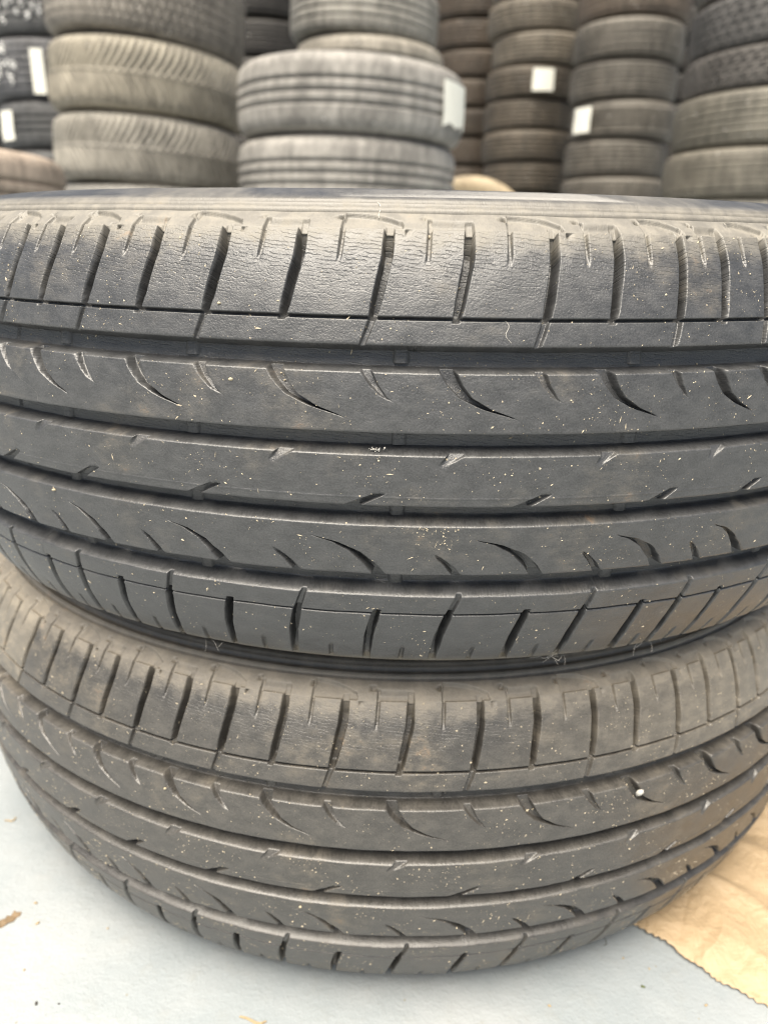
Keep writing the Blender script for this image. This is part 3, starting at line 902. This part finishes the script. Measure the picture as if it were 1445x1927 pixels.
# ------------------------------------------------------------------ small debris
def lump(name, size, seed, squash=(1, 1, 1), sub=2):
    import bmesh
    bm = bmesh.new()
    bmesh.ops.create_icosphere(bm, subdivisions=sub, radius=1.0)
    rr = np.random.default_rng(seed)
    ph = rr.uniform(0, 6.28, 6); fr = rr.uniform(1.2, 3.2, 6)
    for v in bm.verts:
        c = v.co
        k = 1 + 0.22 * math.sin(c.x * fr[0] + ph[0]) + 0.14 * math.sin(c.y * fr[1] + ph[1]) + 0.12 * math.sin(c.z * fr[2] + ph[2]) + 0.06 * math.sin((c.x + c.y) * 5 + ph[3])
        v.co = Vector((c.x * squash[0], c.y * squash[1], c.z * squash[2])) * k * size
    me = bpy.data.meshes.new(name); bm.to_mesh(me); bm.free()
    for p in me.polygons: p.use_smooth = True
    return me

def on_tyre(center, deg, zmm, lift=0.0):
    r = float(base_r(np.array(zmm))) + lift
    a = math.radians(deg)
    return Vector((center.x + r / 1000 * math.sin(a), center.y - r / 1000 * math.cos(a), center.z + zmm / 1000))

def px_floor(x, y, lift=0.0):
    d = c_f * 1390.0 + c_r * (x - 722.5) - c_u * (y - 963.5)
    t = (lift - CAM.z) / d.z
    return CAM + d * t

p = new_obj('pebble', lump('pebble', 0.0017, 4, (0.85, 0.8, 1.45)), M_STONE)
p.location = on_tyre(LOWC, 22.2, 35.2, 0.5); p.rotation_euler = (0.3, 0.5, 0.2)
tag(p, 'white pebble caught in a crescent cut of the lower tyre', 'pebble')
def crumbs(name, items, mat, label, cat):
    import bmesh
    bm = bmesh.new()
    rr = random.Random(len(items) + len(label))
    for c, s in items:
        q = bmesh.ops.create_icosphere(bm, subdivisions=1, radius=s)
        for v in q['verts']:
            v.co = Vector((v.co.x * rr.uniform(.7, 1.3), v.co.y * rr.uniform(.7, 1.3), v.co.z * rr.uniform(.7, 1.3))) + Vector(c)
    me = bpy.data.meshes.new(name); bm.to_mesh(me); bm.free()
    o = new_obj(name, me, mat)
    return tag(o, label, cat)
items = []
for i in range(20):
    items.append((on_tyre(UPC, -2.2 + random.gauss(0, 0.2), 11.6 + random.gauss(0, 0.5), -2.2 + random.uniform(0, 0.6)), random.choice((0.00018, 0.00025, 0.0003, 0.0004))))
tag(crumbs('white_splash', items, M_STONE, 'small white splash in the groove of the upper tyre, middle', 'splash'), kind='thing')

def fibre(name, pts, rad, mat, label, cat):
    return tag(new_obj(name, tube_mesh(name, pts, rad), mat), label, cat)

# lint along the bottom lip of the upper tyre
def lint(seed, deg, n, spread):
    rr = random.Random(seed)
    vs_, fs = [], []
    for i in range(n):
        c = on_tyre(UPC, deg + rr.gauss(0, spread), -90.5 + rr.uniform(-1, 1), 0.3)
        d = Vector((rr.uniform(-1, 1), rr.uniform(-0.6, -0.1), rr.uniform(-1, 0.6))).normalized()
        L = rr.uniform(0.0015, 0.006)
        bend = Vector((rr.uniform(-1, 1), rr.uniform(-1, 0), rr.uniform(-1, 1))) * 0.003
        pts = [c + d * L * f + bend * f * f for f in (0, .25, .5, .75, 1)]
        me = tube_mesh('t', pts, 0.00007, 3)
        o = len(vs_)
        vs_ += [tuple(v.co) for v in me.vertices]; fs += [tuple(o + j for j in q.vertices) for q in me.polygons]
        bpy.data.meshes.remove(me)
    me = bpy.data.meshes.new('lint_tuft'); me.from_pydata(vs_, [], fs); me.update()
    return new_obj('lint_tuft', me, M_LINT)
tag(lint(3, 12.6, 12, 0.6), 'tuft of pale lint hanging from the lower lip of the upper tyre', 'lint')
tag(lint(5, 21.5, 6, 0.8), 'faint wisp of lint at the lower lip of the upper tyre, right', 'lint')
tag(lint(8, -18.0, 4, 0.9), 'faint wisp of lint at the lower lip of the upper tyre, left', 'lint')
h0 = on_tyre(UPC, -3.0, 97.5, 0.4); h1 = on_tyre(UPC, -2.55, 91.6, 0.4)
fibre('hair', [h0 + (h1 - h0) * f + Vector((0.0008 * math.sin(f * 5), 0, 0)) for f in np.linspace(0, 1, 8)], 0.00013, M_LINT, 'pale hair across the top edge of the upper tyre', 'hair')
h0 = on_tyre(UPC, 5.6, 58.0, 0.3); h1 = on_tyre(UPC, 5.9, 50.5, 0.3)
fibre('hair', [h0 + (h1 - h0) * f + Vector((0.0009 * math.sin(f * 7), 0, 0)) for f in np.linspace(0, 1, 10)], 0.0001, M_LINT, 'thin curled hair on the upper tyre below the thin sipe', 'hair')

def twig(a, b, rad, mat, label, cat='twig', name='twig', sag=0.0015):
    A, B = px_floor(*a, rad), px_floor(*b, rad)
    pts = [A + (B - A) * f + Vector((sag * math.sin(f * 4), sag * math.cos(f * 5), 0)) for f in np.linspace(0, 1, 7)]
    return fibre(name, pts, rad, mat, label, cat)
twig((7, 1547), (34, 1539), 0.0006, M_TWIG, 'short straw on the floor at the left edge')
twig((450, 1918), (505, 1923), 0.0007, M_TWIG, 'straw on the floor at the bottom edge')
twig((1133, 1763), (1138, 1780), 0.00022, M_DARK, 'dark hair on the floor at the tyre, lower right', 'hair', 'hair')

def scrap():
    import bmesh
    c = px_floor(17, 1731, 0.0006)
    out = [(-.0052, -.0075), (-.002, -.0066), (.0008, -.0030), (.0042, -.0012), (.0050, .0028), (.0068, .0040), (.0062, .0075), (.0030, .0066), (.0008, .0078), (-.0004, .0042), (-.0034, .0040), (-.0030, .0006), (-.0056, -.0014)]
    bm = bmesh.new()
    vs_ = [bm.verts.new((x, y, 0.0006 + 0.0008 * math.sin(x * 900) + 0.0006 * math.cos(y * 700))) for x, y in out]
    f = bm.faces.new(vs_)
    ex = bmesh.ops.extrude_face_region(bm, geom=[f])
    for g in ex['geom']:
        if isinstance(g, bmesh.types.BMVert): g.co.z += 0.0005
    bmesh.ops.recalc_face_normals(bm, faces=bm.faces)
    bmesh.ops.triangulate(bm, faces=bm.faces)
    me = bpy.data.meshes.new('leaf_scrap'); bm.to_mesh(me); bm.free()
    o = new_obj('leaf_scrap', me, M_LEAF); o.location = (c.x, c.y, 0); o.scale = (0.8, 0.8, 0.8)
    return tag(o, 'torn brown leaf scrap on the floor at the left edge', 'leaf')
scrap()
for i, (x, y, s, mt, lab) in enumerate((
        (68, 1699, 0.0009, M_TWIG, 'small tan crumb on the floor near the brown leaf scrap'),
        (71, 1737, 0.0013, M_TWIG, 'larger tan crumb on the floor right of the brown leaf scrap'),
        (69, 1888, 0.0010, M_DARK, 'dark crumb on the floor, lower left corner'),
        (111, 1889, 0.0007, M_DARK, 'small dark crumb beside another, lower left corner'),
        (203, 1747, 0.0007, M_TWIG, 'tan crumb on the floor below the left of the tyre'),
        (46, 1825, 0.0007, M_TWIG, 'tan speck on the floor above the dark crumbs'),
        (1210, 1857, 0.0010, M_GREEN, 'green leaf crumb on the floor left of the paper sheet'),
        (1172, 1803, 0.0007, M_TWIG, 'tan crumb on the floor close to the tyre, right of centre'),
        (1221, 1823, 0.0007, M_TWIG, 'tan crumb between the green crumb and the paper edge'),
        (1034, 1893, 0.0009, M_TWIG, 'tan crumb on the floor at the bottom, right of centre'),
        (1328, 1892, 0.0008, M_TWIG, 'tan crumb on the floor beside the paper edge, bottom right'))):
    o = new_obj('crumb', lump('crumb', s, 20 + i, (1.3, 0.8, 0.5), 1), mt)
    o.location = px_floor(x, y, s * 0.4); o.rotation_euler.z = i
    tag(o, lab, 'crumb', 'crumbs on the floor')
# pale crumbs of grit lying on the treads
for i, (ct, dg, zz, s, lab) in enumerate((
        (UPC, -12.9, 61.5, 0.0008, 'tan crumb on the upper tyre by a shoulder slot, left of centre'),
        (UPC, -11.9, 35.0, 0.0007, 'white crumb between two crescents on the upper tyre, left of centre'),
        (UPC, -27.6, -19.5, 0.0009, 'tan crumb at the left end of the upper tyre, fourth rib'),
        (LOWC, -19.9, 33.0, 0.0008, 'tan crumb in a crescent cut of the lower tyre, left'),
        (LOWC, -7.5, -22.0, 0.0008, 'pale crumb on the lower tyre near the bottom, left of centre'))):
    o = new_obj('grit', lump('grit', s, 50 + i, (1.2, 0.7, 0.9), 1), M_CRUMB)
    o.location = on_tyre(ct, dg, zz, 0.2)
    tag(o, lab, 'grit', 'grit on the treads')
